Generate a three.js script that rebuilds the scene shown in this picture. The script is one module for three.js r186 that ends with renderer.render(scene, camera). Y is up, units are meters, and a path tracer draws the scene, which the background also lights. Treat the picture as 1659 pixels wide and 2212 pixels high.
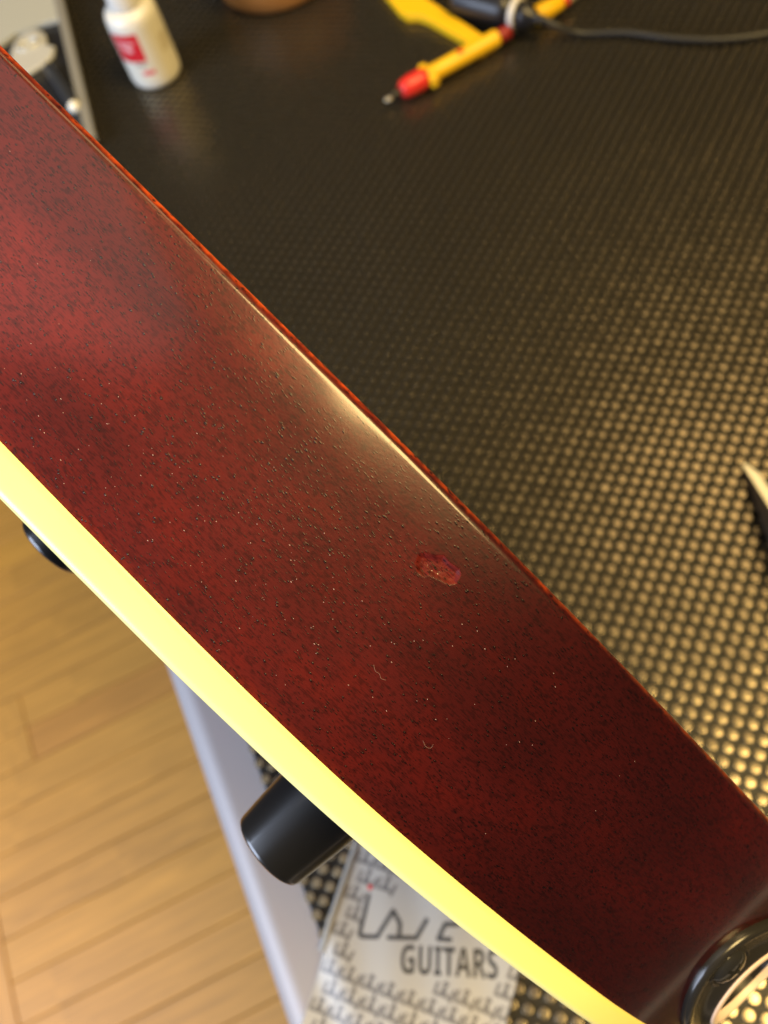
import * as THREE from 'three';
import { mergeGeometries, mergeVertices } from 'three/addons/utils/BufferGeometryUtils.js';
import { RoundedBoxGeometry } from 'three/addons/geometries/RoundedBoxGeometry.js';
import { RectAreaLightUniformsLib } from 'three/addons/lights/RectAreaLightUniformsLib.js';

// ---------------------------------------------------------------- camera, light, exposure
RectAreaLightUniformsLib.init();
const V = (x, y, z) => new THREE.Vector3(x, y, z);
const scene = new THREE.Scene();
scene.background = new THREE.Color().setRGB(0.045, 0.042, 0.038);
const renderer = new THREE.WebGLRenderer({ antialias: true });
renderer.setSize(768, 1024);
renderer.toneMapping = THREE.LinearToneMapping;
renderer.toneMappingExposure = 1;
renderer.shadowMap.enabled = true;

const EYE = V(0, 0.4524, 0);
const RIGHT = V(0.89651, -0.17530, 0.40687), DOWN = V(-0.44027, -0.45484, 0.77413), AHEAD = V(0.04935, -0.87315, -0.48495);
const camera = new THREE.PerspectiveCamera(58.73, 768 / 1024, 0.01, 20);
camera.position.copy(EYE);
camera.quaternion.setFromRotationMatrix(new THREE.Matrix4().makeBasis(RIGHT, DOWN.clone().negate(), AHEAD.clone().negate()));
camera.focus = 0.152;
camera.userData.fStop = 17;
camera.updateMatrixWorld(true);

function panel(x, y, z, w, h, target, r, g, b, power) {
  const l = new THREE.RectAreaLight(new THREE.Color().setRGB(r, g, b), power, w, h);
  l.position.set(x, y, z); l.lookAt(target); scene.add(l);
  return l;
}
const MID = V(0.03, 0.25, -0.1);
panel(0.78, 2.1, 0.44, 1.0, 1.0, MID, 1, 0.70, 0.27, 28);      // warm ceiling lamp over the bench
panel(1.07, 1.9, -0.88, 0.6, 0.6, MID, 1, 0.68, 0.30, 4.5);
panel(-0.5, 2.2, -0.5, 1.2, 1.2, MID, 1, 0.92, 0.82, 1.0);       // unseen neutral light added to put sheen on the rim     // line above: second warm lamp further right
panel(-2.1, 1.0, -0.1, 1.5, 1.6, V(-0.15, 0, -0.1), 0.80, 0.92, 1.18, 11);   // window on the open side of the bench

// ---------------------------------------------------------------- helpers
let seed = 20240611;
function rnd() { seed = (seed + 0x6D2B79F5) | 0; let t = Math.imul(seed ^ (seed >>> 15), 1 | seed); t = (t + Math.imul(t ^ (t >>> 7), 61 | t)) ^ t; return ((t ^ (t >>> 14)) >>> 0) / 4294967296; }
const range = (a, b) => a + (b - a) * rnd();
const clamp = (x, a, b) => Math.min(b, Math.max(a, x));
const smooth = (a, b, x) => { const t = clamp((x - a) / (b - a), 0, 1); return t * t * (3 - 2 * t); };
const mix = (a, b, t) => a + (b - a) * t;
function lattice(n, s) { const a = new Float32Array(n * n); let k = s | 0; for (let i = 0; i < a.length; i++) { k = (Math.imul(k, 1664525) + 1013904223) | 0; a[i] = ((k >>> 8) & 0xffff) / 65535; } return a; }
const NL = lattice(256, 777);
function vnoise(x, y, px = 256, py = 256) {           // value noise with a period
  const xi = Math.floor(x), yi = Math.floor(y), fx = x - xi, fy = y - yi, u = fx * fx * (3 - 2 * fx), v = fy * fy * (3 - 2 * fy);
  const at = (i, j) => NL[((((j % py) + py) % py) & 255) * 256 + ((((i % px) + px) % px) & 255)];
  return mix(mix(at(xi, yi), at(xi + 1, yi), u), mix(at(xi, yi + 1), at(xi + 1, yi + 1), u), v);
}
const fbm = (x, y, p, o = 4) => { let s = 0, a = 0.5, f = 1; for (let i = 0; i < o; i++) { s += a * vnoise(x * f + 17 * i, y * f + 31 * i, p ? p * f : 256, p ? p * f : 256); a *= 0.5; f *= 2; } return s / (1 - Math.pow(0.5, o)); };
function dataTex(w, h, fn, srgb = false) {
  const d = new Uint8Array(w * h * 4), c = [0, 0, 0];
  for (let j = 0; j < h; j++) for (let i = 0; i < w; i++) { fn(i, j, c); const k = (j * w + i) * 4; d[k] = c[0]; d[k + 1] = c[1]; d[k + 2] = c[2]; d[k + 3] = 255; }
  const t = new THREE.DataTexture(d, w, h); t.wrapS = t.wrapT = THREE.RepeatWrapping; t.magFilter = THREE.LinearFilter; t.minFilter = THREE.LinearFilter;
  if (srgb) t.colorSpace = THREE.SRGBColorSpace;
  t.needsUpdate = true; return t;
}
const enc = (x) => { x = clamp(x, 0, 1); return 255 * (x <= 0.0031308 ? 12.92 * x : 1.055 * Math.pow(x, 1 / 2.4) - 0.055); };
const lin = (r, g, b) => new THREE.Color().setRGB(r, g, b);
function std(r, g, b, rough, extra = {}) { return new THREE.MeshPhysicalMaterial({ color: lin(r, g, b), roughness: rough, ...extra }); }
const names = {};
function numbered(n) { names[n] = (names[n] ?? -1) + 1; return names[n] ? n + '_' + String(names[n]).padStart(3, '0') : n; }
function mesh(name, geo, mat, parent) { const m = new THREE.Mesh(geo, mat); m.name = name; m.castShadow = m.receiveShadow = true; parent.add(m); return m; }
function thing(name, label, category, pos, turn = 0, group) {
  const o = new THREE.Group(); o.name = numbered(name); o.position.copy(pos); o.rotation.y = turn; scene.add(o);
  o.userData = { label, category }; if (group) o.userData.group = group;
  return o;
}
function grid(nu, nv, fn, closeU = false) {            // fn(i, j) -> {p:Vector3, uv:[u,v], c:[r,g,b]}
  const pos = [], uv = [], col = [], idx = [];
  let hasC = false;
  for (let j = 0; j < nv; j++) for (let i = 0; i < nu; i++) {
    const q = fn(i, j); pos.push(q.p.x, q.p.y, q.p.z); uv.push(q.uv?.[0] ?? i / (nu - 1), q.uv?.[1] ?? j / (nv - 1));
    if (q.c) { hasC = true; col.push(...q.c); }
  }
  for (let j = 0; j < nv - 1; j++) for (let i = 0; i < nu - 1; i++) { const a = j * nu + i, b = a + 1, c = a + nu, d = c + 1; idx.push(a, b, c, b, d, c); }
  const g = new THREE.BufferGeometry();
  g.setAttribute('position', new THREE.Float32BufferAttribute(pos, 3)); g.setAttribute('uv', new THREE.Float32BufferAttribute(uv, 2));
  if (hasC) g.setAttribute('color', new THREE.Float32BufferAttribute(col, 3));
  g.setIndex(idx); g.computeVertexNormals();
  return g;
}
function flip(g) { const a = g.index.array; for (let i = 0; i < a.length; i += 3) { const t = a[i]; a[i] = a[i + 1]; a[i + 1] = t; } g.computeVertexNormals(); return g; }
const tube = (pts, r, seg = 40, rad = 10) => new THREE.TubeGeometry(new THREE.CatmullRomCurve3(pts), seg, r, rad, false);
const lathe = (pts, seg = 48) => new THREE.LatheGeometry(pts.map((p) => new THREE.Vector2(p[0], p[1])), seg);

// ---------------------------------------------------------------- floor of narrow boards
const FLOOR = -0.9045;
{
  const floor = new THREE.Group(); floor.name = 'floor'; floor.userData = { kind: 'structure' }; scene.add(floor);
  mesh('subfloor', new THREE.BoxGeometry(2.2, 0.02, 2.2).translate(-0.55, FLOOR - 0.03, -0.55), std(0.1, 0.05, 0.02, 0.8), floor);
  const grain = dataTex(512, 128, (i, j, c) => {
    const g = fbm(i / 512 * 6, j / 128 * 24 + 3 * vnoise(i / 512 * 4, j / 128 * 3, 4, 3), 0, 4), s = fbm(i / 512 * 5, j / 128 * 3, 0, 3);
    const k = 0.66 + 0.42 * g + 0.22 * (s - 0.5), dark = smooth(0.6, 0.85, vnoise(i / 512 * 3 + 9, j / 128 * 3 + 3, 3, 3)) * 0.12;
    c[0] = enc(0.64 * k * (1 - dark)); c[1] = enc(0.315 * k * (1 - dark * 1.1)); c[2] = enc(0.056 * k * (1 - dark * 1.2));
  }, true);
  const mats = [];
  for (let k = 0; k < 6; k++) { const t = grain.clone(); t.offset.set(k * 0.37, k * 0.21); t.repeat.set(1.4, 0.5 + 0.1 * k); t.needsUpdate = true; const tone = [1, 0.95, 0.97, 1.04, 0.91, 1.01][k]; mats.push(new THREE.MeshPhysicalMaterial({ map: t, color: lin(tone, tone * (k === 4 ? 0.94 : 1), tone * (k === 3 ? 0.9 : 1)), roughness: 0.48 })); }
  const W = 0.06;
  for (let r = 0; r < 32; r++) {
    const z = -1.5275 + r * W;
    let x = -0.715, n = 0;
    while (x < 0.35) {
      let len = range(0.7, 1.3);
      if (n === 0) { len = range(0.4, 1.1); if (r === 13 || r === 14) len = 0.11; }
      const e = Math.min(0.4, x + len);
      const b = mesh('plank', new RoundedBoxGeometry(e - x - 0.0009, 0.018, W - 0.0012, 2, 0.0012), mats[Math.floor(rnd() * 6)], floor);
      b.position.set((x + e) / 2, FLOOR - 0.009 + range(-0.0004, 0.0004), z + W / 2);
      x = e; n++;
    }
  }
  for (let k = 0; k < 14; k++) {                          // boards laid the other way beyond the field
    const b = mesh('plank', new RoundedBoxGeometry(0.062, 0.018, 0.9, 2, 0.0012), mats[k % 6], floor);
    b.position.set(-0.715 - 0.0326 - 0.0642 * Math.floor(k / 2), FLOOR - 0.0092, -1.07 + 0.9025 * (k % 2));
  }
}

// ---------------------------------------------------------------- white workbench with rounded edge
{
  const bench = thing('workbench', 'white laminate workbench with a rounded front edge, under the studded black mat', 'workbench', V(0.25, FLOOR, -0.55));
  const s = new THREE.Shape(), x0 = -0.123, yt = -0.0045, r = 0.0135;
  s.moveTo(0.62, yt); s.lineTo(x0 + r, yt); s.absarc(x0 + r, yt - r, r, Math.PI / 2, Math.PI, false);
  s.lineTo(x0, yt - 0.028); s.absarc(x0 + 0.006, yt - 0.028, 0.006, Math.PI, Math.PI * 1.5, false); s.lineTo(0.62, yt - 0.034); s.closePath();
  const tex = dataTex(256, 256, (i, j, c) => { const k = 0.97 + 0.05 * fbm(i / 32, j / 32, 8, 3); c[0] = enc(0.33 * k); c[1] = enc(0.315 * k); c[2] = enc(0.32 * k); }, true);
  tex.repeat.set(4, 4);
  const m = new THREE.MeshPhysicalMaterial({ map: tex, roughness: 0.42 });
  const g = new THREE.ExtrudeGeometry(s, { depth: 1.62, bevelEnabled: false, curveSegments: 16 });
  g.translate(-0.25, -FLOOR, -1.3 + 0.55);
  mesh('worktop', g, m, bench);
  const leg = new RoundedBoxGeometry(0.05, -FLOOR - 0.0405, 0.05, 2, 0.004), steel = std(0.25, 0.25, 0.26, 0.4);
  for (const [x, z] of [[-0.02, -1.2], [0.56, -1.2], [-0.02, 0.16], [0.56, 0.16]]) mesh('leg', leg, steel, bench).position.set(x - 0.25, (-FLOOR - 0.0405) / 2 + 0.001, z + 0.55);
}

// ---------------------------------------------------------------- studded rubber mat (stud tops at y = 0)
const MATX = -0.0925;
{
  const mat = thing('rubber_mat', 'black rubber bench mat covered in shiny round studs', 'mat', V(0.2, -0.0044, -0.5));
  const rub = std(0.0085, 0.0078, 0.0062, 0.47, { specularIntensity: 0.6 });
  const base = new RoundedBoxGeometry(0.68, 0.0027, 1.5, 2, 0.0008); base.translate(MATX + 0.34 - 0.2, 0.00135, -0.47 + 0.5);
  mesh('sheet', base, rub, mat);
  const prof = []; const R = 0.0026, Hh = 0.0019;
  prof.push([R, 0], [R * 0.985, Hh * 0.5], [R * 0.965, Hh * 0.90], [R * 0.95, Hh * 0.94], [R * 0.91, Hh * 0.962], [R * 0.8, Hh * 0.972], [R * 0.5, Hh * 0.988], [R * 0.25, Hh * 0.997], [0, Hh]);
  const stud = lathe(prof.map((p) => [Math.max(p[0], 1e-6), p[1]]), 14);
  const sm = std(0.012, 0.0105, 0.007, 0.255, { ior: 2.8, specularColor: lin(1, 0.86, 0.62) });
  const list = [];
  const m4 = new THREE.Matrix4(), q = new THREE.Quaternion(), e = new THREE.Euler(), p = V(), sc = V();
  const vp = new THREE.Matrix4().multiplyMatrices(camera.projectionMatrix, camera.matrixWorldInverse);
  for (let i = -41; i < 80; i++) for (let j = -240; j < 110; j++) {
    if ((i + j) & 1) continue;
    const x = 0.1328 + i * 0.00547 + 0.0009, z = -0.1474 + j * 0.00436;
    if (x > 0.575 || z < -1.2 || z > 0.26) continue;
    e.set(range(-0.022, 0.022) + 0.06 * (fbm(x * 9 + 20, z * 12 + 30, 0, 2) - 0.5), 0, range(-0.022, 0.022) + 0.06 * (fbm(x * 10 + 70, z * 10 + 50, 0, 2) - 0.5)); q.setFromEuler(e);
    p.set(x - 0.2 + range(-0.00012, 0.00012), 0.0026, z + 0.5 + range(-0.00012, 0.00012)); sc.set(1, range(0.9, 1.05), 1).multiplyScalar(range(0.96, 1.03));
    m4.compose(p, q, sc);
    const c = V(x, 0, z).applyMatrix4(vp), onscreen = Math.abs(c.x) < 1 && Math.abs(c.y) < 1 && c.x + 1 > (1 - c.y) * 1.01 * 0 + 0 && ((c.x + 1) / 2 * 1659 + 90 > (1 - c.y) / 2 * 2212);
    const tint = range(0.75, 1.3);
    list.push({ m: m4.clone(), d: onscreen ? p.set(x, 0, z).distanceTo(EYE) : 9, tint });
  }
  list.sort((a, b) => a.d - b.d);
  list.slice(0, 300).forEach((s) => { const b = mesh('stud', stud, sm, mat); b.applyMatrix4(s.m); });
  const rest = list.slice(300), im = new THREE.InstancedMesh(stud, sm, rest.length);
  rest.forEach((s, k) => im.setMatrixAt(k, s.m));
  im.name = 'studs'; im.userData.kind = 'stuff'; im.castShadow = im.receiveShadow = true; mat.add(im);
}

// ---------------------------------------------------------------- electric guitar held on edge over the bench
// Local axes of the body: x along the rim, y across it (towards the back), z out of the rim (towards the eye).
const T = RIGHT.clone().multiplyScalar(0.7105).addScaledVector(DOWN, 0.7037), WV = RIGHT.clone().multiplyScalar(0.7037).addScaledVector(DOWN, -0.7105), NV = AHEAD.clone().negate();
const CENTRE = EYE.clone().addScaledVector(AHEAD, 0.148);
const guitar = thing('electric_guitar', 'dark red electric guitar body with cream binding, standing on edge on the mat', 'guitar', CENTRE);
guitar.quaternion.setFromRotationMatrix(new THREE.Matrix4().makeBasis(T, WV, NV));
const BIND = -0.0366, TOP = -0.0431, BACK = 0.0103;
const ARC = { r: 0.111, a0: 24 * Math.PI / 180, cx: 0.0448, cd: 0.1263 };
const outline = (() => {                                  // the body outline as (s, depth), finely and evenly sampled
  const left = [[-0.385, 0.075], [-0.345, 0.045], [-0.30, 0.024], [-0.25, 0.0095], [-0.20, 0.0048], [-0.15, 0.0031], [-0.12, 0.0025], [-0.09, 0.0018], [-0.06, 0.001], [-0.03, 0.0002], [0, 0.0003], [0.03, 0.0036], [0.06, 0.0122]];
  const arc = []; for (let k = 0; k <= 20; k++) { const a = ARC.a0 + (118 * Math.PI / 180 - ARC.a0) * k / 20; arc.push([ARC.cx + ARC.r * Math.sin(a), ARC.cd - ARC.r * Math.cos(a)]); }
  const far = [[0.125, 0.235], [0.095, 0.285], [0.055, 0.325], [0.012, 0.341], [-0.04, 0.338], [-0.1, 0.318], [-0.16, 0.29], [-0.22, 0.275], [-0.28, 0.283], [-0.34, 0.283], [-0.39, 0.255], [-0.42, 0.205], [-0.42, 0.14]];
  const pts = [...left, ...arc, ...far].map((p) => V(p[0], p[1], 0));
  return new THREE.CatmullRomCurve3(pts, true, 'centripetal');
})();
const RAW = (() => { const n = 4000, a = []; outline.arcLengthDivisions = 4000; let L = 0, prev = null; for (let i = 0; i <= n; i++) { const p = outline.getPoint(i / n); if (prev) L += p.distanceTo(prev); a.push([L, p.x, p.y]); prev = p; } return a; })();
const LEN = RAW[RAW.length - 1][0];
function atLength(l) { l = ((l % LEN) + LEN) % LEN; let lo = 0, hi = RAW.length - 1; while (hi - lo > 1) { const m = (lo + hi) >> 1; RAW[m][0] <= l ? lo = m : hi = m; } const a = RAW[lo], b = RAW[hi], t = (l - a[0]) / (b[0] - a[0]); return [mix(a[1], b[1], t), mix(a[2], b[2], t)]; }
function frame(l) { const a = atLength(l - 0.003), b = atLength(l + 0.003), p = atLength(l); const dx = b[0] - a[0], dd = b[1] - a[1], q = Math.hypot(dx, dd); return { s: p[0], d: p[1], ts: dx / q, td: dd / q, ns: dd / q, nd: -dx / q }; }   // (ns, nd): outward
const on = (f, w, off) => V(f.s + f.ns * off, w, -(f.d + f.nd * off));
let L0 = 0; { let best = 9; for (const r of RAW) if (r[2] < 0.02 && Math.abs(r[1]) < best) { best = Math.abs(r[1]); L0 = r[0]; } }   // arc length where s = 0
let LA = 0; { let best = 9; for (const r of RAW) { const e = Math.hypot(r[1] - (ARC.cx + ARC.r * Math.sin(40 * Math.PI / 180)), r[2] - (ARC.cd - ARC.r * Math.cos(40 * Math.PI / 180))); if (e < best) { best = e; LA = r[0]; } } }   // arc length at 40 degrees of the end bout
// the small chip knocked out of the rim
const CHIP = [[0.00901, -0.00102], [0.00948, -0.00017], [0.01099, 0.00068], [0.01204, 0.00172], [0.01348, 0.00158], [0.01544, 0.00197], [0.01623, 0.00144], [0.01661, 0], [0.01595, -0.00092], [0.01399, -0.00156], [0.01241, -0.00208], [0.01215, -0.00286], [0.01084, -0.00312], [0.00953, -0.00233]];
function chipDist(s, w) {                                  // signed distance, positive inside
  let ins = false, d = 9;
  for (let i = 0, j = CHIP.length - 1; i < CHIP.length; j = i++) {
    const [xi, yi] = CHIP[i], [xj, yj] = CHIP[j];
    if ((yi > w) !== (yj > w) && s < (xj - xi) * (w - yi) / (yj - yi) + xi) ins = !ins;
    const t = clamp(((s - xi) * (xj - xi) + (w - yi) * (yj - yi)) / ((xj - xi) ** 2 + (yj - yi) ** 2), 0, 1);
    d = Math.min(d, Math.hypot(s - xi - t * (xj - xi), w - yi - t * (yj - yi)));
  }
  return ins ? d : -d;
}
const chipDepth = (s, w) => { const d = chipDist(s, w); return d < -0.0002 ? 0 : 0.0005 * smooth(-0.0002, 0.0008, d) * (0.85 + 0.3 * vnoise(s * 1100, w * 1100)); };
const SHIFT = [[-0.24, 0.0003], [-0.12, 0.0012], [0.03, 0], [0.3, 0]];   // the binding is a little wider towards one end
function joint(l) { for (let k = 1; k < SHIFT.length; k++) if (l < SHIFT[k][0]) { const a = SHIFT[k - 1], b = SHIFT[k]; return l < a[0] ? a[1] : mix(a[1], b[1], smooth(0, 1, (l - a[0]) / (b[0] - a[0]))); } return 0; }
const profileOff = (w) => (w > 0 ? -0.00030 * Math.pow(w / 0.0085, 2) : 0);
{
  // wood: colour and pores, one tile is 128 x 64 mm
  const TW = 2048, TH = 1024, hgt = new Float32Array(TW * TH), por = new Float32Array(TW * TH);
  const put = (cx, cy, len, wid, ang, depth) => {
    const n = Math.ceil(len) + 3, ca = Math.cos(ang), sa = Math.sin(ang);
    for (let y = -n; y <= n; y++) for (let x = -n; x <= n; x++) {
      const u = (x * ca + y * sa) / len, v = (-x * sa + y * ca) / wid, q = u * u + v * v;
      if (q > 3) continue;
      const k = (((Math.round(cy) + y + TH) % TH) * TW) + ((Math.round(cx) + x + TW) % TW), z = depth * Math.exp(-q * 1.6);
      hgt[k] = Math.max(hgt[k], z); if (q < 1.2) por[k] = Math.max(por[k], depth * (1 - q * 0.5));
    }
  };
  for (let k = 0; k < 7800; k++) {
    const x = rnd() * TW, y = rnd() * TH; if (vnoise(x / 64, y / 32, 32, 32) < 0.22) continue;
    if (rnd() < 0.085) put(x, y, range(3.2, 5.5), range(1.9, 2.7), range(-0.2, 0.2) - 0.08, 1);
    else put(x, y, range(2.2, 6) * (rnd() < 0.15 ? 1.7 : 1), range(0.95, 1.6), range(-0.2, 0.2) - 0.08, range(0.35, 0.86));
  }
  const colorT = dataTex(TW, TH, (i, j, c) => {
    const a = fbm(i / 12, j / 9, 0, 3), b = vnoise(i / 16, j / 2.2), f = fbm(i / 128, j / 64, 16, 3), p = por[j * TW + i];
    const dark = smooth(0.40, 0.78, 0.55 * a + 0.45 * b), red = smooth(0.45, 0.75, f);
    let k = 1 - 0.5 * dark; k *= 0.93 + 0.14 * red; k *= 0.93 + 0.14 * vnoise(i / 64, j / 3.1); k *= 1 - 0.8 * smooth(0.12, 0.6, p);
    c[0] = enc(0.073 * k); c[1] = enc(0.0049 * k * (1 + 0.15 * (1 - red))); c[2] = enc(0.0046 * k * (1.1 - 0.3 * red));
  }, true);
  const bumpT = dataTex(TW, TH, (i, j, c) => { const hp = hgt[j * TW + i], h = 0.8 - 0.3 * hp - 0.45 * smooth(0.8, 1.0, hp) + 0.05 * vnoise(i / 9, j / 6) + 0.04 * vnoise(i / 3, j / 2); c[0] = c[1] = c[2] = clamp(h * 255, 0, 255); });
  for (const t of [colorT, bumpT]) t.repeat.set(1 / 0.128, 1 / 0.064);
  const wood = new THREE.MeshPhysicalMaterial({ map: colorT, bumpMap: bumpT, bumpScale: 0.00011, roughness: 0.32, specularIntensity: 0.6, vertexColors: true, clearcoat: 0.75, clearcoatRoughness: 0.13 });

  // rim
  const ls = []; for (let l = -LEN / 2; l < LEN / 2 - 0.001; l += (l > 0.0078 && l < 0.0178 ? 0.00014 : Math.abs(l) < 0.24 ? 0.0012 : 0.004)) ls.push(l); ls.push(LEN / 2);
  const ws = [-0.0366]; for (let w = -0.035; w < -0.0042; w += 0.0022) ws.push(w); for (let w = -0.0041; w < 0.0027; w += 0.00013) ws.push(w); ws.push(0.0034, 0.0043, 0.0053, 0.0063, 0.0073, 0.0080, 0.0085);
  const prof = ws.map((w) => [w, profileOff(w)]);
  { const o0 = profileOff(0.0085), a0 = Math.atan(0.00030 * 2 / 0.0085), r = 0.0018 / (1 - Math.sin(a0)); for (let k = 1; k <= 12; k++) { const a = a0 + k / 12 * (Math.PI / 2 - a0); prof.push([0.0085 + r * (Math.sin(a) - Math.sin(a0)), o0 - r * (Math.cos(a0) - Math.cos(a))]); } }
  const endOff = prof[prof.length - 1][1];
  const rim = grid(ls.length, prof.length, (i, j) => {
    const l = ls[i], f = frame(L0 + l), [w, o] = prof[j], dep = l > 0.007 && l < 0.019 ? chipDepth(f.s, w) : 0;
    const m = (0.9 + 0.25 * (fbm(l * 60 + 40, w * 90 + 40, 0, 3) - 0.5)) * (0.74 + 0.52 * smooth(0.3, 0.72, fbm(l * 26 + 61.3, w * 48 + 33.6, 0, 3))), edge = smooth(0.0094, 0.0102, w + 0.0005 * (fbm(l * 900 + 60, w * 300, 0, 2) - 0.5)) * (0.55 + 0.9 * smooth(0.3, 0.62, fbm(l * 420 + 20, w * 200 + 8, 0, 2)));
    const lip = smooth(BIND + 0.0009, BIND, w) * 0.5, worn = dep > 0 ? smooth(0, 0.00025, dep) : 0, tone = mix(1.95, 0.52, smooth(-0.135, 0.085, l));  // tone: stain gradient that also paints in the light falloff along the rim
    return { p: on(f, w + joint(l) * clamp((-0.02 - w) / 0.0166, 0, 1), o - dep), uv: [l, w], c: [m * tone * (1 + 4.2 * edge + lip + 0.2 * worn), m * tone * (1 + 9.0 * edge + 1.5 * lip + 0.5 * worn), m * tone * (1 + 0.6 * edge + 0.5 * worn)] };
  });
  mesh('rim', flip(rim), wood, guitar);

  // the hollow of the chip: bare dull wood with a torn, ribbed floor
  const CX = 96, CY = 64, cpos = [], cuv = [], cidx = [], keep = [];
  for (let b = 0; b <= CY; b++) for (let a = 0; a <= CX; a++) {
    const s = mix(0.0085, 0.0172, a / CX), w = mix(-0.0035, 0.0025, b / CY), q = atLength(L0 + s), d = chipDist(q[0], w);
    const rib = 0.00007 * smooth(0.0003, 0.0009, d) * (vnoise(q[0] * 3900 + w * 2600, w * 5200 - q[0] * 1500 + 40) - 0.5) + 0.00008 * smooth(0.0003, 0.0009, d) * (vnoise(q[0] * 1500, w * 2600 + 9) - 0.5);
    cpos.push(...on(frame(L0 + s), w, profileOff(w) - chipDepth(q[0], w) + 0.00003 + rib).toArray()); cuv.push(s, w); keep.push(d > -0.00021);
  }
  for (let b = 0; b < CY; b++) for (let a = 0; a < CX; a++) { const k = b * (CX + 1) + a, q = [k, k + 1, k + CX + 1, k + CX + 2]; if (keep[q[0]] && keep[q[1]] && keep[q[2]]) cidx.push(q[0], q[1], q[2]); if (keep[q[1]] && keep[q[2]] && keep[q[3]]) cidx.push(q[1], q[3], q[2]); }
  const chipG = new THREE.BufferGeometry(); chipG.setAttribute('position', new THREE.Float32BufferAttribute(cpos, 3)); chipG.setAttribute('uv', new THREE.Float32BufferAttribute(cuv, 2)); chipG.setIndex(cidx); chipG.computeVertexNormals();
  mesh('chip', chipG, new THREE.MeshPhysicalMaterial({ color: lin(1.5, 2.0, 1.9), map: colorT, roughness: 0.55, specularIntensity: 0.25 }), guitar).userData = { label: 'small kidney-shaped chip torn in the red finish of the rim' };

  // pale flecks painted in for pore glints, thinning to a little dust elsewhere
  const fl = [];
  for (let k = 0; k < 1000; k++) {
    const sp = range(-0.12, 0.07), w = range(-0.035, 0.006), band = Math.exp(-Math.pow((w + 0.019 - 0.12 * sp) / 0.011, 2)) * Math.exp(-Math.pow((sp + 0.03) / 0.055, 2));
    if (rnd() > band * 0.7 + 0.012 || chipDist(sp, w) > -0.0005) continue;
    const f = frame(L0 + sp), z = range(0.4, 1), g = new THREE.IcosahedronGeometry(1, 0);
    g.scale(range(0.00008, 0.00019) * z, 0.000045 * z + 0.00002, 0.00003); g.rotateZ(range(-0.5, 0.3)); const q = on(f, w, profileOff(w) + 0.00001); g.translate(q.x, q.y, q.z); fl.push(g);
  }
  const glint_dust = mesh('glint_dust', mergeGeometries(fl), std(0.40, 0.28, 0.24, 0.45), guitar); glint_dust.userData.kind = 'stuff';

  // binding
  const bp = [[BIND - 0.00002, -0.0004], [BIND - 0.00012, 0.00002], [-0.0380, 0.00006], [-0.0400, 0.00002], [-0.0412, -0.0001]];
  for (let k = 1; k <= 8; k++) { const a = k / 8 * Math.PI / 2; bp.push([-0.0412 - 0.0019 * Math.sin(a), -0.0001 - 0.0019 * (1 - Math.cos(a))]); }
  bp.push([TOP, -0.0045], [TOP + 0.0006, -0.005]);
  const cream = new THREE.MeshPhysicalMaterial({ color: lin(0.92, 0.86, 0.335), roughness: 0.3, vertexColors: true });
  const bind = grid(ls.length, bp.length, (i, j) => { const f = frame(L0 + ls[i]), k = 0.96 + 0.08 * fbm(ls[i] * 70 + 90, j * 0.3, 0, 2), amber = smooth(0.04, 0.13, ls[i]); return { p: on(f, bp[j][0] + joint(ls[i]) * (j < 2 ? 1 : j === 2 ? 0.7 : 0), bp[j][1]), c: [k, k * (1 - 0.12 * amber), k * (1 - 0.3 * amber)] }; });  // binding turns more amber towards the jack end
  mesh('binding', bind, cream, guitar);

  // back and carved top
  const N = 160, cs = -0.12, cdp = 0.165;
  const cap = (off, y, rise, mat, name, up) => {
    const rings = 14, g = grid(N + 1, rings + 1, (i, j) => {
      const l = i / N * LEN, f = frame(L0 + l), e = on(f, y, off), t = j / rings, k = 1 - t;
      const p = V(mix(cs, e.x, k), y + rise * smooth(0.02, 0.75, t), mix(-cdp, e.z, k));
      return { p, uv: [p.x, p.z], c: [1, 1, 1] };
    });
    mesh(name, up ? g : flip(g), mat, guitar);
  };
  cap(endOff, BACK, 0, wood, 'back', false);
  cap(-0.005, TOP + 0.0006, -0.008, new THREE.MeshPhysicalMaterial({ color: lin(0.19, 0.02, 0.014), roughness: 0.2, clearcoat: 0.6, clearcoatRoughness: 0.08, bumpMap: bumpT, bumpScale: 0.00002 }), 'top', true);

  // control knobs on the top
  const black = std(0.008, 0.008, 0.0085, 0.3, { clearcoat: 0.4, clearcoatRoughness: 0.12 });
  const knobG = (() => {                                   // barrel knob, its axis along +y in the lathe
    const p = [[0.0001, 0], [0.0100, 0], [0.0103, 0.0004], [0.01025, 0.0012], [0.0100, 0.006], [0.0094, 0.0130], [0.0090, 0.0170], [0.00885, 0.0177], [0.0083, 0.0181], [0.0070, 0.0176], [0.0001, 0.0174]];
    return lathe(p, 72);
  })();
  const scratch = std(0.10, 0.07, 0.04, 0.4);
  for (const [s, d, yEnd, sc] of [[0.0335, 0.0425, -0.0672, 1], [-0.0505, 0.0715, -0.0627, 0.98]]) {
    const k = new THREE.Mesh(knobG, black); k.name = 'knob'; k.castShadow = k.receiveShadow = true; k.rotation.x = Math.PI; k.rotation.z = 0.04; k.scale.setScalar(sc); k.position.set(s, yEnd + 0.0178 * sc, -d); guitar.add(k);
    const ln = []; for (const a of [0.62, 0.86]) { const g = new THREE.BoxGeometry(0.00012, 0.013, 0.0001); g.rotateX(-0.062); g.translate(0, 0.0085, 0.00976); g.rotateY(a); ln.push(g); }
    mesh('seam', mergeGeometries(ln), scratch, k);
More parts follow.
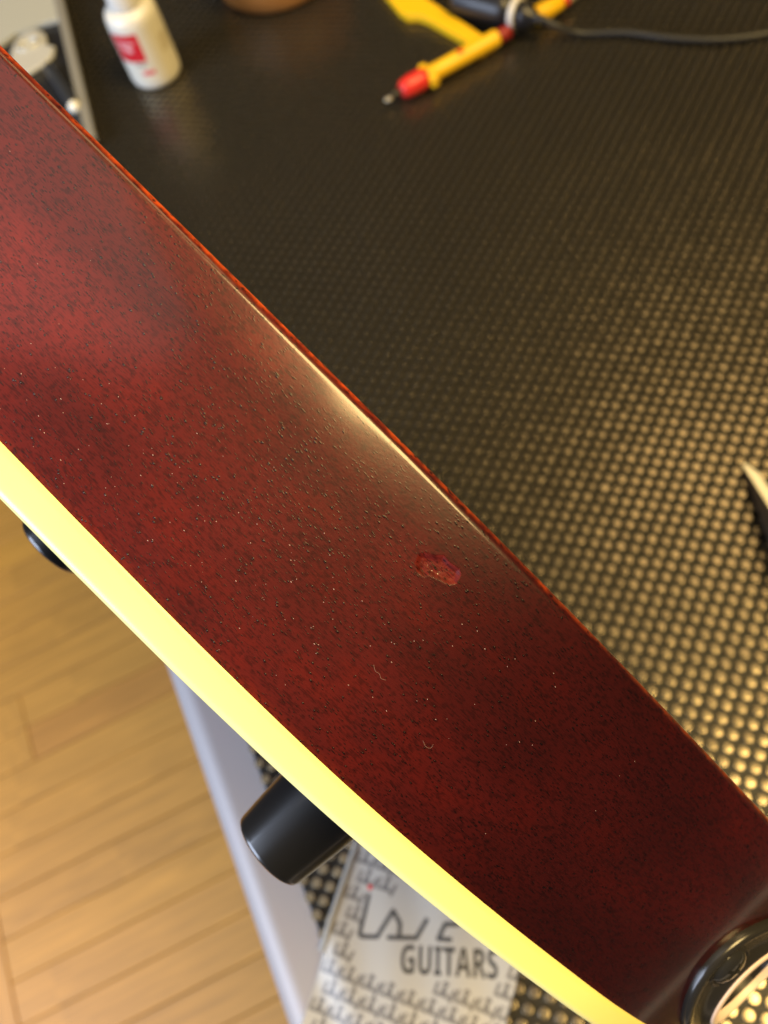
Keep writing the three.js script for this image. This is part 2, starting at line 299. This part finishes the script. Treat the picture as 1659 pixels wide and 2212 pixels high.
    const shaft = mesh('shaft', new THREE.CylinderGeometry(0.003, 0.003, 0.012, 20), std(0.5, 0.5, 0.5, 0.3, { metalness: 1 }), guitar); shaft.position.set(s, yEnd + 0.0235, -d);
  }

  // oval jack plate bent round the end of the body
  const PW = -0.0165, A0 = 36.5 * Math.PI / 180, HL = 0.030, HW = 0.0185, RC = 0.0118;
  const LC = LA + ARC.r * (A0 - 40 * Math.PI / 180) + HL;
  const bent = (u, v, h) => on(frame(LC + u), PW + v, h > 0 ? h * (1 - 0.15 * smooth(-0.016, 0.012, u)) : h), RU = -HL + 0.0246;
  const ovalR = (a) => { const c = Math.cos(a), s = Math.sin(a); return 1 / Math.pow(Math.pow(Math.abs(c) / HL, 2.15) + Math.pow(Math.abs(s) / HW, 2.15), 1 / 2.15); };
  const chrome = std(0.02, 0.019, 0.018, 0.22, {});
  const pr = [[1.0, 0], [1.0, 0.0008], [0.992, 0.0014], [0.975, 0.0018], [0.95, 0.0019], [0.925, 0.0015], [0.90, 0.00125]];
  const plate = grid(97, pr.length + 8, (i, j) => {
    const a = i / 96 * Math.PI * 2, R = ovalR(a), Ri = RC + 0.0011, q = Math.max(0, (j - pr.length + 1) / 8), C = Math.cos(a), S = Math.sin(a);
    const r = R * (j < pr.length ? pr[j][0] : 0.90), h = j < pr.length ? pr[j][1] : 0.00125 + 0.0013 * smooth(0.4, 1, q);
    return { p: bent(mix(C * r, RU + C * Ri, q), mix(S * r, S * Ri, q), h) };
  });
  const plateM = mesh('jack_plate', plate, chrome, guitar);
  plateM.userData.label = 'black oval output jack plate';
  const edge = grid(65, 5, (i, j) => { const a = i / 64 * Math.PI * 2, r = [RC + 0.0011, RC + 0.0008, RC - 0.0003, RC - 0.0007, RC - 0.0009][j], h = [0.00255, 0.0030, 0.0030, 0.0026, 0.0012][j]; return { p: bent(RU + Math.cos(a) * r, Math.sin(a) * r, h) }; });
  mesh('recess_edge', edge, std(0.78, 0.62, 0.55, 0.4), plateM);
  const cup = grid(49, 9, (i, j) => { const a = i / 48 * Math.PI * 2, t = j / 8, r = t < 0.6 ? RC - 0.0009 - 0.0006 * t : mix(RC - 0.00126, 0.0001, (t - 0.6) / 0.4), h = 0.0012 - 0.0069 * Math.min(1, t / 0.6); return { p: bent(RU + Math.cos(a) * r, Math.sin(a) * r, h) }; });
  mesh('recess', cup, std(0.012, 0.011, 0.012, 0.35), plateM);
  const nut = grid(49, 6, (i, j) => { const a = i / 48 * Math.PI * 2, r = [0.0072, 0.0072, 0.0066, 0.0050, 0.0046, 0.0046][j], h = [-0.0056, -0.0020, -0.0012, -0.0012, -0.0018, -0.0055][j]; return { p: bent(RU + Math.cos(a) * r, Math.sin(a) * r, h) }; });
  mesh('jack_socket', nut, std(0.32, 0.27, 0.2, 0.22, { metalness: 1 }), plateM);
  for (const u of [-HL + 0.0068, HL - 0.0068]) {
    const RS = 0.0045, hd = grid(41, 9, (i, j) => { const a = i / 40 * Math.PI * 2, t = j / 8, r = RS * (1 - t) + 1e-5; return { p: bent(u + Math.cos(a) * r, Math.sin(a) * r, 0.0013 + 0.0015 * Math.sqrt(Math.max(0, 1 - Math.pow(1 - t, 2.2))) * (t > 0 ? 1 : 0)) }; });
    const sM = mesh('screw', hd, std(0.02, 0.02, 0.02, 0.12, { ior: 1.9 }), plateM);
    const seat = grid(41, 4, (i, j) => { const a = i / 40 * Math.PI * 2, r = RS + [0.0009, 0.0006, 0.0003, -0.0001][j], h = [0.0012, 0.0017, 0.0016, 0.0008][j]; return { p: bent(u + Math.cos(a) * r, Math.sin(a) * r, h) }; });
    mesh('screw_seat', seat, chrome, plateM);
    const slots = [], ang = 0.35; for (const da of [0, Math.PI / 2]) for (const sg of [-1, 1]) {
      const g = grid(2, 7, (i, j) => { const r = (0.0003 + 0.0019 * j / 6) * sg, q = (i - 0.5) * 0.0008, a = ang + da, t = 1 - Math.abs(r) / RS; return { p: bent(u + Math.cos(a) * r - Math.sin(a) * q, Math.sin(a) * r + Math.cos(a) * q, 0.0013 + 0.0015 * Math.sqrt(1 - Math.pow(1 - t, 2.2)) + 0.00004) }; });
      if (sg < 0) flip(g); slots.push(g);
    }
    mesh('cross_slot', mergeGeometries(slots), std(0.004, 0.004, 0.004, 0.6, { side: THREE.DoubleSide }), sM);
  }
}
// lint lying on the rim
{
  const hair = (pts, label) => {
    const P = pts.map(([s, w]) => { const f = frame(L0 + s); return on(f, w, profileOff(w) + 0.00008).applyQuaternion(guitar.quaternion).add(CENTRE); });
    const o = P[0].clone(), m = mesh(numbered('lint_fibre'), tube(P.map((p) => p.clone().sub(o)), 0.000022, 40, 6), std(0.26, 0.16, 0.12, 0.8), scene);
    m.position.copy(o); m.userData = { label, category: 'lint' };
  };
  hair([[0.01651, -0.01902], [0.01749, -0.01957], [0.01825, -0.01946], [0.01901, -0.01979], [0.01978, -0.01947]], 'pale squiggle of lint on the red rim, the one nearer the chip');
  hair([[0.03168, -0.02253], [0.03284, -0.02292], [0.03361, -0.02259], [0.0335, -0.02182]], 'thin hooked bit of lint on the red rim, farther from the chip');
}

// ---------------------------------------------------------------- printed sheet under the guitar
{
  const U0 = -0.0640, V0 = -0.020, HWD = 0.0432, HHT = 0.048;
  const at = (u, v) => V(0.726 * u + 0.688 * v, 0, 0.688 * u - 0.726 * v);
  const o = thing('printed_sheet', 'pale grey printed sheet reading GUITARS, hanging off the mat edge', 'printed sheet', at(U0, V0).setY(0.0003), -0.7587);
  const S = 20000, cw = Math.round(HWD * 2 * S), ch = Math.round(HHT * 2 * S), cv = document.createElement('canvas'); cv.width = cw; cv.height = ch;
  const x = cv.getContext('2d'), X = (u) => (u - U0 + HWD) * S, Y = (v) => (V0 + HHT - v) * S;
  x.fillStyle = '#adaba2'; x.fillRect(0, 0, cw, ch);
  x.lineCap = 'round'; x.lineJoin = 'round';
  const logo = [[[-0.09509, 0.00688], [-0.0937, -0.0100], [-0.09233, -0.01049], [-0.08547, -0.0084], [-0.08185, 0.00434]], [[-0.08185, 0.00434], [-0.07711, 0.00025], [-0.07563, -0.00539]], [[-0.08012, -0.0069], [-0.06813, -0.00308], [-0.06595, 0.00548]], [[-0.05318, 0.00122], [-0.05842, -0.00018], [-0.05725, 0.00652], [-0.0515, 0.0085]]];
  const stroke = (L, w, c, f) => { x.strokeStyle = c; x.lineWidth = w; for (const l of L) { x.beginPath(); l.forEach(([u, v], k) => { const [a, b] = f(u, v); k ? x.lineTo(a, b) : x.moveTo(a, b); }); x.stroke(); } };
  // all-over pattern of the little mark, in rows
  for (let r = 0; r < 13; r++) for (let c = 0; c < 10; c++) {
    const u = U0 - HWD + 0.002 + c * 0.0097 + (r % 2) * 0.0035, v = V0 + HHT - 0.004 - r * 0.0082;
    if (u > -0.1005 && u < -0.03 && v < 0.0135 + (u + 0.0957) * 0.3 && v > -0.0185 + (u + 0.0711) * 0.28 - (u < -0.078 ? -0.0045 : 0.003)) continue;
    stroke([[[0, 0], [-0.0006, -0.0042], [0.0021, -0.0042], [0.0034, -0.0006], [0.0046, -0.0042], [0.0026, -0.0040]], [[0.0046, -0.0042], [0.0068, -0.0042], [0.0078, -0.001], [0.0070, -0.0056]], [[0.0028, 0.0006], [0.0036, 0.0012], [0.0044, 0.0006]]], 29, '#6d6b67', (a, b) => [X(u + a), Y(v + b)]);
  }
  stroke(logo, 42, '#3d3d3c', (u, v) => [X(u), Y(v)]);
  x.fillStyle = '#c9352e'; x.beginPath(); x.arc(X(-0.0957), Y(0.0104), 24, 0, 7); x.fill();
  x.save(); x.translate(X(-0.0711), Y(-0.0191)); x.rotate(-0.275); x.fillStyle = '#333332'; x.font = 'bold 320px sans-serif';
  const tw = x.measureText('GUITARS').width; x.scale(0.0445 * S / tw, 1.02); x.fillText('GUITARS', 0, 0); x.restore();
  const tex = new THREE.CanvasTexture(cv); tex.colorSpace = THREE.SRGBColorSpace; tex.anisotropy = 8;
  const paper = new THREE.MeshPhysicalMaterial({ map: tex, roughness: 0.42 }), plain = std(0.5, 0.5, 0.46, 0.5);
  const h = (u, v) => { const q = at(u, v), over = smooth(-0.086, -0.104, q.x); return -0.0040 * over + 0.0004 * Math.sin(u * 210 + v * 90) * (1 - over) + 0.0004 + 0.0009 * smooth(-0.04, 0.0, v + 0.02) * smooth(-0.09, -0.06, u); };
  const NX = 60, NY = 60, sheet = (dy) => grid(NX, NY, (i, j) => { const a = i / (NX - 1), b = j / (NY - 1), u = U0 - HWD + 2 * HWD * a, v = V0 - HHT + 2 * HHT * b; return { p: V(u - U0, h(u, v) + dy, -(v - V0)), uv: [a, b] }; });
  mesh('front', sheet(0.0004), paper, o);
  mesh('underside', flip(sheet(0)), plain, o);
  const rail = grid(7, 60, (i, j) => { const b = j / 59, v = mix(V0 - 0.0025, V0 + HHT, b), a = i / 6 * Math.PI, u = U0 - HWD - 0.0012 - 0.0017 * Math.cos(Math.PI - a) * -1; return { p: V(u - U0, h(u, v) + 0.0002 + 0.0016 * Math.sin(a), -(v - V0)) }; });
  mesh('edge_seam', flip(rail), std(0.30, 0.30, 0.27, 0.5, { side: THREE.DoubleSide }), o);
}

// ---------------------------------------------------------------- glue bottle
{
  const o = thing('glue_bottle', 'white plastic squeeze bottle with a red label block, standing on the mat behind the guitar', 'bottle', V(0.0285, 0, -0.7100), Math.PI);
  const cv = document.createElement('canvas'); cv.width = 1024; cv.height = 512; const x = cv.getContext('2d');
  x.fillStyle = '#d3cfbf'; x.fillRect(0, 0, 1024, 512);
  x.fillStyle = '#c3222e'; x.fillRect(290, 6, 190, 280);
  x.fillStyle = '#dfa3a4'; x.fillRect(330, 82, 110, 26); x.fillRect(345, 124, 60, 22); x.beginPath(); x.arc(395, 160, 26, 0, 7); x.fill();
  x.fillStyle = '#6b6670'; x.fillRect(395, 302, 70, 14); x.fillRect(400, 324, 80, 8);
  x.fillStyle = '#cf5a62'; x.fillRect(420, 384, 80, 44);
  x.fillStyle = '#b0a588'; for (let k = 0; k < 9; k++) x.fillRect(600, 120 + k * 20, 74 + (k * 37) % 40, 11);
  const t = new THREE.CanvasTexture(cv); t.colorSpace = THREE.SRGBColorSpace;
  const plastic = std(0.64, 0.62, 0.54, 0.35);
  mesh('body', lathe([[0.0001, 0], [0.0165, 0], [0.0190, 0.0008], [0.0202, 0.0030], [0.0204, 0.0060], [0.0204, 0.0500], [0.0200, 0.0545], [0.0188, 0.0585], [0.0150, 0.0610], [0.0104, 0.0618], [0.0102, 0.0650], [0.0001, 0.0650]], 64), plastic, o);
  const lab = new THREE.CylinderGeometry(0.02055, 0.02055, 0.042, 64, 1, true); lab.translate(0, 0.0285, 0);
  mesh('label', lab, new THREE.MeshPhysicalMaterial({ map: t, roughness: 0.4 }), o);
  mesh('cap', lathe([[0.0128, 0.0628], [0.0131, 0.0633], [0.0128, 0.0750], [0.0110, 0.0762], [0.0055, 0.0810], [0.0034, 0.0950], [0.0025, 0.0960], [0.0001, 0.0962]], 40), std(0.62, 0.60, 0.54, 0.4), o);
}

// ---------------------------------------------------------------- clear-topped pack with metal fittings
{
  const o = thing('blister_pack', 'flat pale pack with a dark window showing metal parts, beside the glue bottle', 'package', V(-0.10, 0, -0.80));
  const P = (x, z) => [x + 0.10, z + 0.80];
  const box = (pts, y0, y1, name, m, parent = o, bev = 0.0006) => {
    const s = new THREE.Shape(); pts.forEach(([px, pz], k) => { const [a, b] = P(px, pz); k ? s.lineTo(a, -b) : s.moveTo(a, -b); });
    const g = new THREE.ExtrudeGeometry(s, { depth: y1 - y0 - 2 * bev, bevelEnabled: true, bevelSize: bev, bevelThickness: bev, bevelSegments: 2 }); g.rotateX(-Math.PI / 2); g.translate(0, y0 + bev, 0);
    return mesh(name, g, m, parent);
  };
  const card = std(0.36, 0.37, 0.33, 0.45), frameM = std(0.20, 0.195, 0.17, 0.45), dark = std(0.012, 0.012, 0.014, 0.35);
  box([[-0.22, -1.0], [-0.0005, -0.99], [-0.0375, -0.660], [-0.20, -0.66]], 0.0002, 0.0060, 'tray', dark);
  box([[-0.22, -1.0], [-0.0065, -0.99], [-0.0258, -0.8235], [-0.042, -0.8290], [-0.0640, -0.8310], [-0.090, -0.822], [-0.22, -0.79]], 0.0062, 0.0105, 'header_card', card);
  box([[-0.0065, -0.99], [0.0005, -0.99], [-0.0378, -0.655], [-0.0445, -0.655]], 0.0062, 0.0112, 'rim', frameM);
  const metal = std(0.62, 0.62, 0.56, 0.38, { metalness: 0.35 });
  const clip = box([[-0.0715, -0.8100], [-0.066, -0.8190], [-0.0560, -0.8240], [-0.0480, -0.8215], [-0.0435, -0.8130], [-0.0440, -0.8040], [-0.047, -0.798], [-0.0405, -0.7890], [-0.0435, -0.7800], [-0.0520, -0.7740], [-0.0680, -0.7710], [-0.078, -0.79]], 0.0062, 0.0105, 'metal_bracket', metal, o, 0.0018);
  const c = P(-0.058, -0.806); const ring = new THREE.TorusGeometry(0.0075, 0.0014, 12, 32); ring.rotateX(Math.PI / 2); ring.scale(1.2, 1, 0.8); ring.translate(c[0], 0.0109, c[1]); mesh('hole_rim', ring, std(0.45, 0.45, 0.4, 0.35, { metalness: 0.4 }), clip);
  const a = V(P(-0.0500, -0.765)[0], 0.0098, P(-0.0500, -0.765)[1]), b = V(P(-0.0432, -0.7010)[0], 0.0098, P(-0.0432, -0.7010)[1]);
  mesh('metal_rod', tube([a, a.clone().lerp(b, 0.5), b], 0.0042, 20, 20), std(0.5, 0.52, 0.56, 0.3, { metalness: 1 }), o);
  const tip = new THREE.SphereGeometry(0.0050, 24, 16); tip.translate(b.x, 0.0100, b.z); mesh('rod_end', tip, std(0.75, 0.75, 0.68, 0.3), o);
}

// ---------------------------------------------------------------- wooden pot cut off by the top of the picture
{
  const o = thing('wooden_pot', 'round orange-brown wooden pot on the mat at the top edge of the picture', 'pot', V(0.158, 0, -0.763));
  const t = dataTex(256, 64, (i, j, c) => { const k = 0.8 + 0.4 * fbm(i / 256 * 8, j / 64 * 20, 0, 3); c[0] = enc(0.34 * k); c[1] = enc(0.145 * k); c[2] = enc(0.035 * k); }, true);
  mesh('wall', lathe([[0.0001, 0.0003], [0.048, 0.0003], [0.0505, 0.0025], [0.0530, 0.012], [0.0545, 0.030], [0.0548, 0.050], [0.0535, 0.0515], [0.0505, 0.0510], [0.0500, 0.049], [0.0480, 0.012], [0.0001, 0.008]], 72), new THREE.MeshPhysicalMaterial({ map: t, roughness: 0.4, side: THREE.DoubleSide }), o);
}

// ---------------------------------------------------------------- yellow tool with red collars
{
  const o = thing('yellow_tool', 'yellow two-armed hand tool with a red collar and small ringed tip, lying on the mat', 'hand tool', V(0.225, 0, -0.563));
  const yel = std(0.78, 0.47, 0.008, 0.38), red = std(0.62, 0.025, 0.018, 0.4), dk = std(0.02, 0.02, 0.02, 0.4), met = std(0.62, 0.58, 0.45, 0.3, { metalness: 0.8 });
  const A = V(0.1690, 0.0085, -0.5560), B = V(0.3330, 0.0085, -0.5725), dir = B.clone().sub(A).normalize(), ang = Math.atan2(-dir.z, dir.x);
  const along = (g, s) => { g.rotateZ(-Math.PI / 2); g.translate(s, 0, 0); g.rotateY(ang); g.translate(A.x - 0.225, A.y, A.z + 0.563); return g; };
  const span = (p) => along(lathe(p.map(([s, r]) => [Math.max(r * 1.12, 1e-5), s]), 28), 0);
  mesh('shaft', span([[0.0330, 0], [0.0330, 0.0062], [0.0345, 0.0066], [0.0360, 0.0056], [0.045, 0.0055], [0.0935, 0.0056], [0.0950, 0.0050], [0.0955, 0]]), yel, o);
  mesh('collar_flange', (() => { const g = new RoundedBoxGeometry(0.0066, 0.0090, 0.0215, 3, 0.002); g.translate(0.0350, 0, 0); g.rotateY(ang); g.translate(A.x - 0.225, A.y, A.z + 0.563); return g; })(), yel, o);
  mesh('red_collar', span([[0.0105, 0], [0.0107, 0.0040], [0.0128, 0.0058], [0.0190, 0.0068], [0.0290, 0.0068], [0.0325, 0.0060], [0.0327, 0]]), red, o);
  mesh('tip_stem', span([[0.0025, 0], [0.0025, 0.0014], [0.0104, 0.0018], [0.0104, 0]]), dk, o);
  mesh('tip_ring', (() => { const g = new THREE.TorusGeometry(0.0021, 0.0011, 12, 24); g.rotateX(Math.PI / 2 - 0.4); g.translate(A.x - 0.225, A.y - 0.001, A.z + 0.563); return g; })(), met, o);
  mesh('red_band', span([[0.0956, 0], [0.0956, 0.0046], [0.1050, 0.0046], [0.1050, 0]]), std(0.25, 0.012, 0.01, 0.45), o);
  mesh('shaft_core', span([[0.1051, 0], [0.1051, 0.0028], [0.1290, 0.0028], [0.1290, 0]]), dk, o);
  mesh('end_sleeve', span([[0.1291, 0], [0.1291, 0.0058], [0.1300, 0.0062], [0.1400, 0.0058], [0.1520, 0.0046], [0.1525, 0]]), yel, o);
  mesh('red_end_band', span([[0.1526, 0], [0.1526, 0.0042], [0.1570, 0.0040], [0.1570, 0]]), red, o);
  mesh('end_cap', span([[0.1571, 0], [0.1571, 0.0034], [0.1640, 0.0030], [0.1645, 0]]), met, o);
  const dot = new THREE.CylinderGeometry(0.0022, 0.0022, 0.0008, 20); dot.translate(0.062, 0.0072, 0.0022); dot.rotateY(ang); dot.translate(A.x - 0.225, A.y, A.z + 0.563); mesh('red_dot', dot, red, o);
  // the second arm, with a stepped side
  const s = new THREE.Shape([[0.2195, -0.690], [0.2335, -0.690], [0.2400, -0.6500], [0.2468, -0.6200], [0.2560, -0.5770], [0.2590, -0.5640], [0.2480, -0.5620], [0.2440, -0.5830], [0.2335, -0.6200], [0.2290, -0.6300], [0.2215, -0.6360], [0.2195, -0.6450]].map(([a, b]) => new THREE.Vector2(a - 0.225, -(b + 0.563))));
  const g = new THREE.ExtrudeGeometry(s, { depth: 0.0050, bevelEnabled: true, bevelSize: 0.0009, bevelThickness: 0.0009, bevelSegments: 3 }); g.rotateX(-Math.PI / 2); g.translate(0, 0.0015, 0);
  mesh('side_arm', g, yel, o);
}

// ---------------------------------------------------------------- black handle with white ring and its cable
{
  const o = thing('black_handle', 'black tapered handle with a white ring and trailing cable, resting on the yellow tool', 'corded handle', V(0.27, 0, -0.60));
  const b = V(0.2835, 0.0165, -0.5700), a = b.clone().add(V(-0.0285, 0.0010, -0.0460)), d = b.clone().sub(a), L = d.length(), q = new THREE.Quaternion().setFromUnitVectors(V(0, 1, 0), d.clone().normalize());
  const put = (pts) => { const g = lathe(pts.map(([s, r]) => [Math.max(r, 1e-5), s]), 36); g.applyQuaternion(q); g.translate(a.x - 0.27, a.y, a.z + 0.60); return g; };
  const blk = std(0.011, 0.012, 0.016, 0.38);
  mesh('grip', put([[0, 0], [0, 0.0082], [0.003, 0.0098], [0.02, 0.0108], [0.04, 0.0106], [L - 0.004, 0.0098], [L - 0.0036, 0]]), blk, o);
  mesh('white_ring', put([[L - 0.0034, 0.0060], [L - 0.0034, 0.0108], [L - 0.0026, 0.0113], [L + 0.0006, 0.0113], [L + 0.0012, 0.0107], [L + 0.0012, 0.0060]]), std(0.66, 0.64, 0.58, 0.45), o);
  mesh('tail', put([[L + 0.0013, 0], [L + 0.0013, 0.0094], [L + 0.008, 0.0085], [L + 0.0140, 0.0046], [L + 0.0150, 0.0034], [L + 0.0240, 0.0028], [L + 0.0242, 0]]), blk, o);
  const end = a.clone().addScaledVector(d.clone().normalize(), L + 0.022);
  const pts = [end, V(0.3020, 0.0120, -0.5450), V(0.3163, 0.0036, -0.5385), V(0.3433, 0.0032, -0.5180), V(0.3659, 0.0032, -0.4925), V(0.39, 0.0032, -0.4715), V(0.4179, 0.0032, -0.4570), V(0.47, 0.0032, -0.4400)].map((p) => p.clone().sub(V(0.27, 0, -0.60)));
  mesh('cable', tube(pts, 0.0023, 90, 12), std(0.02, 0.02, 0.019, 0.5), o);
}

// ---------------------------------------------------------------- tapered steel bar at the right
{
  const o = thing('steel_bar', 'bright tapered steel bar on the mat at the right edge of the picture', 'steel bar', V(0.205, 0, -0.15));
  const a = V(0.2085, 0, -0.1790), d = V(-0.0155, 0, 0.0490).normalize(), n = V(d.z, 0, -d.x);       // n: away from the guitar
  const L = 0.16, th = 0.0056;
  const prof = (s) => 0.0018 + 0.0235 * Math.min(1, s / 0.05);
  const g = grid(9, 25, (i, j) => {
    const s = L * Math.pow(j / 24, 1.4), h = prof(s), w = th * (0.5 + 0.5 * smooth(0, 0.010, s)), c = Math.min(0.0007, w * 0.3);
    const [u, y] = [[0, 0.0004], [0, h - c], [c * 0.3, h - c * 0.3], [c, h], [w - c, h], [w - c * 0.3, h - c * 0.3], [w, h - c], [w, 0.0004], [0, 0.0004]][i];
    return { p: a.clone().addScaledVector(d, s).addScaledVector(n, u).setY(y).sub(V(0.205, 0, -0.15)) };
  });
  mesh('blade', g.toNonIndexed(), std(0.30, 0.27, 0.235, 0.45, { metalness: 0.15, flatShading: true, side: THREE.DoubleSide }), o);
  const e = grid(5, 25, (i, j) => { const s = L * Math.pow(j / 24, 1.4), w = th * (0.5 + 0.5 * smooth(0, 0.010, s)); return { p: a.clone().addScaledVector(d, s).addScaledVector(n, mix(0.0002, w - 0.0002, i / 4)).setY(prof(s) + 0.00005 + 0.0003 * Math.sin(i / 4 * Math.PI)).sub(V(0.205, 0, -0.15)) }; });
  mesh('edge_highlight', e, std(0.95, 0.92, 0.82, 0.3, { side: THREE.DoubleSide }), o);  // pale strip: lamp reflection along the bar top, put in as colour
}

renderer.render(scene, camera);
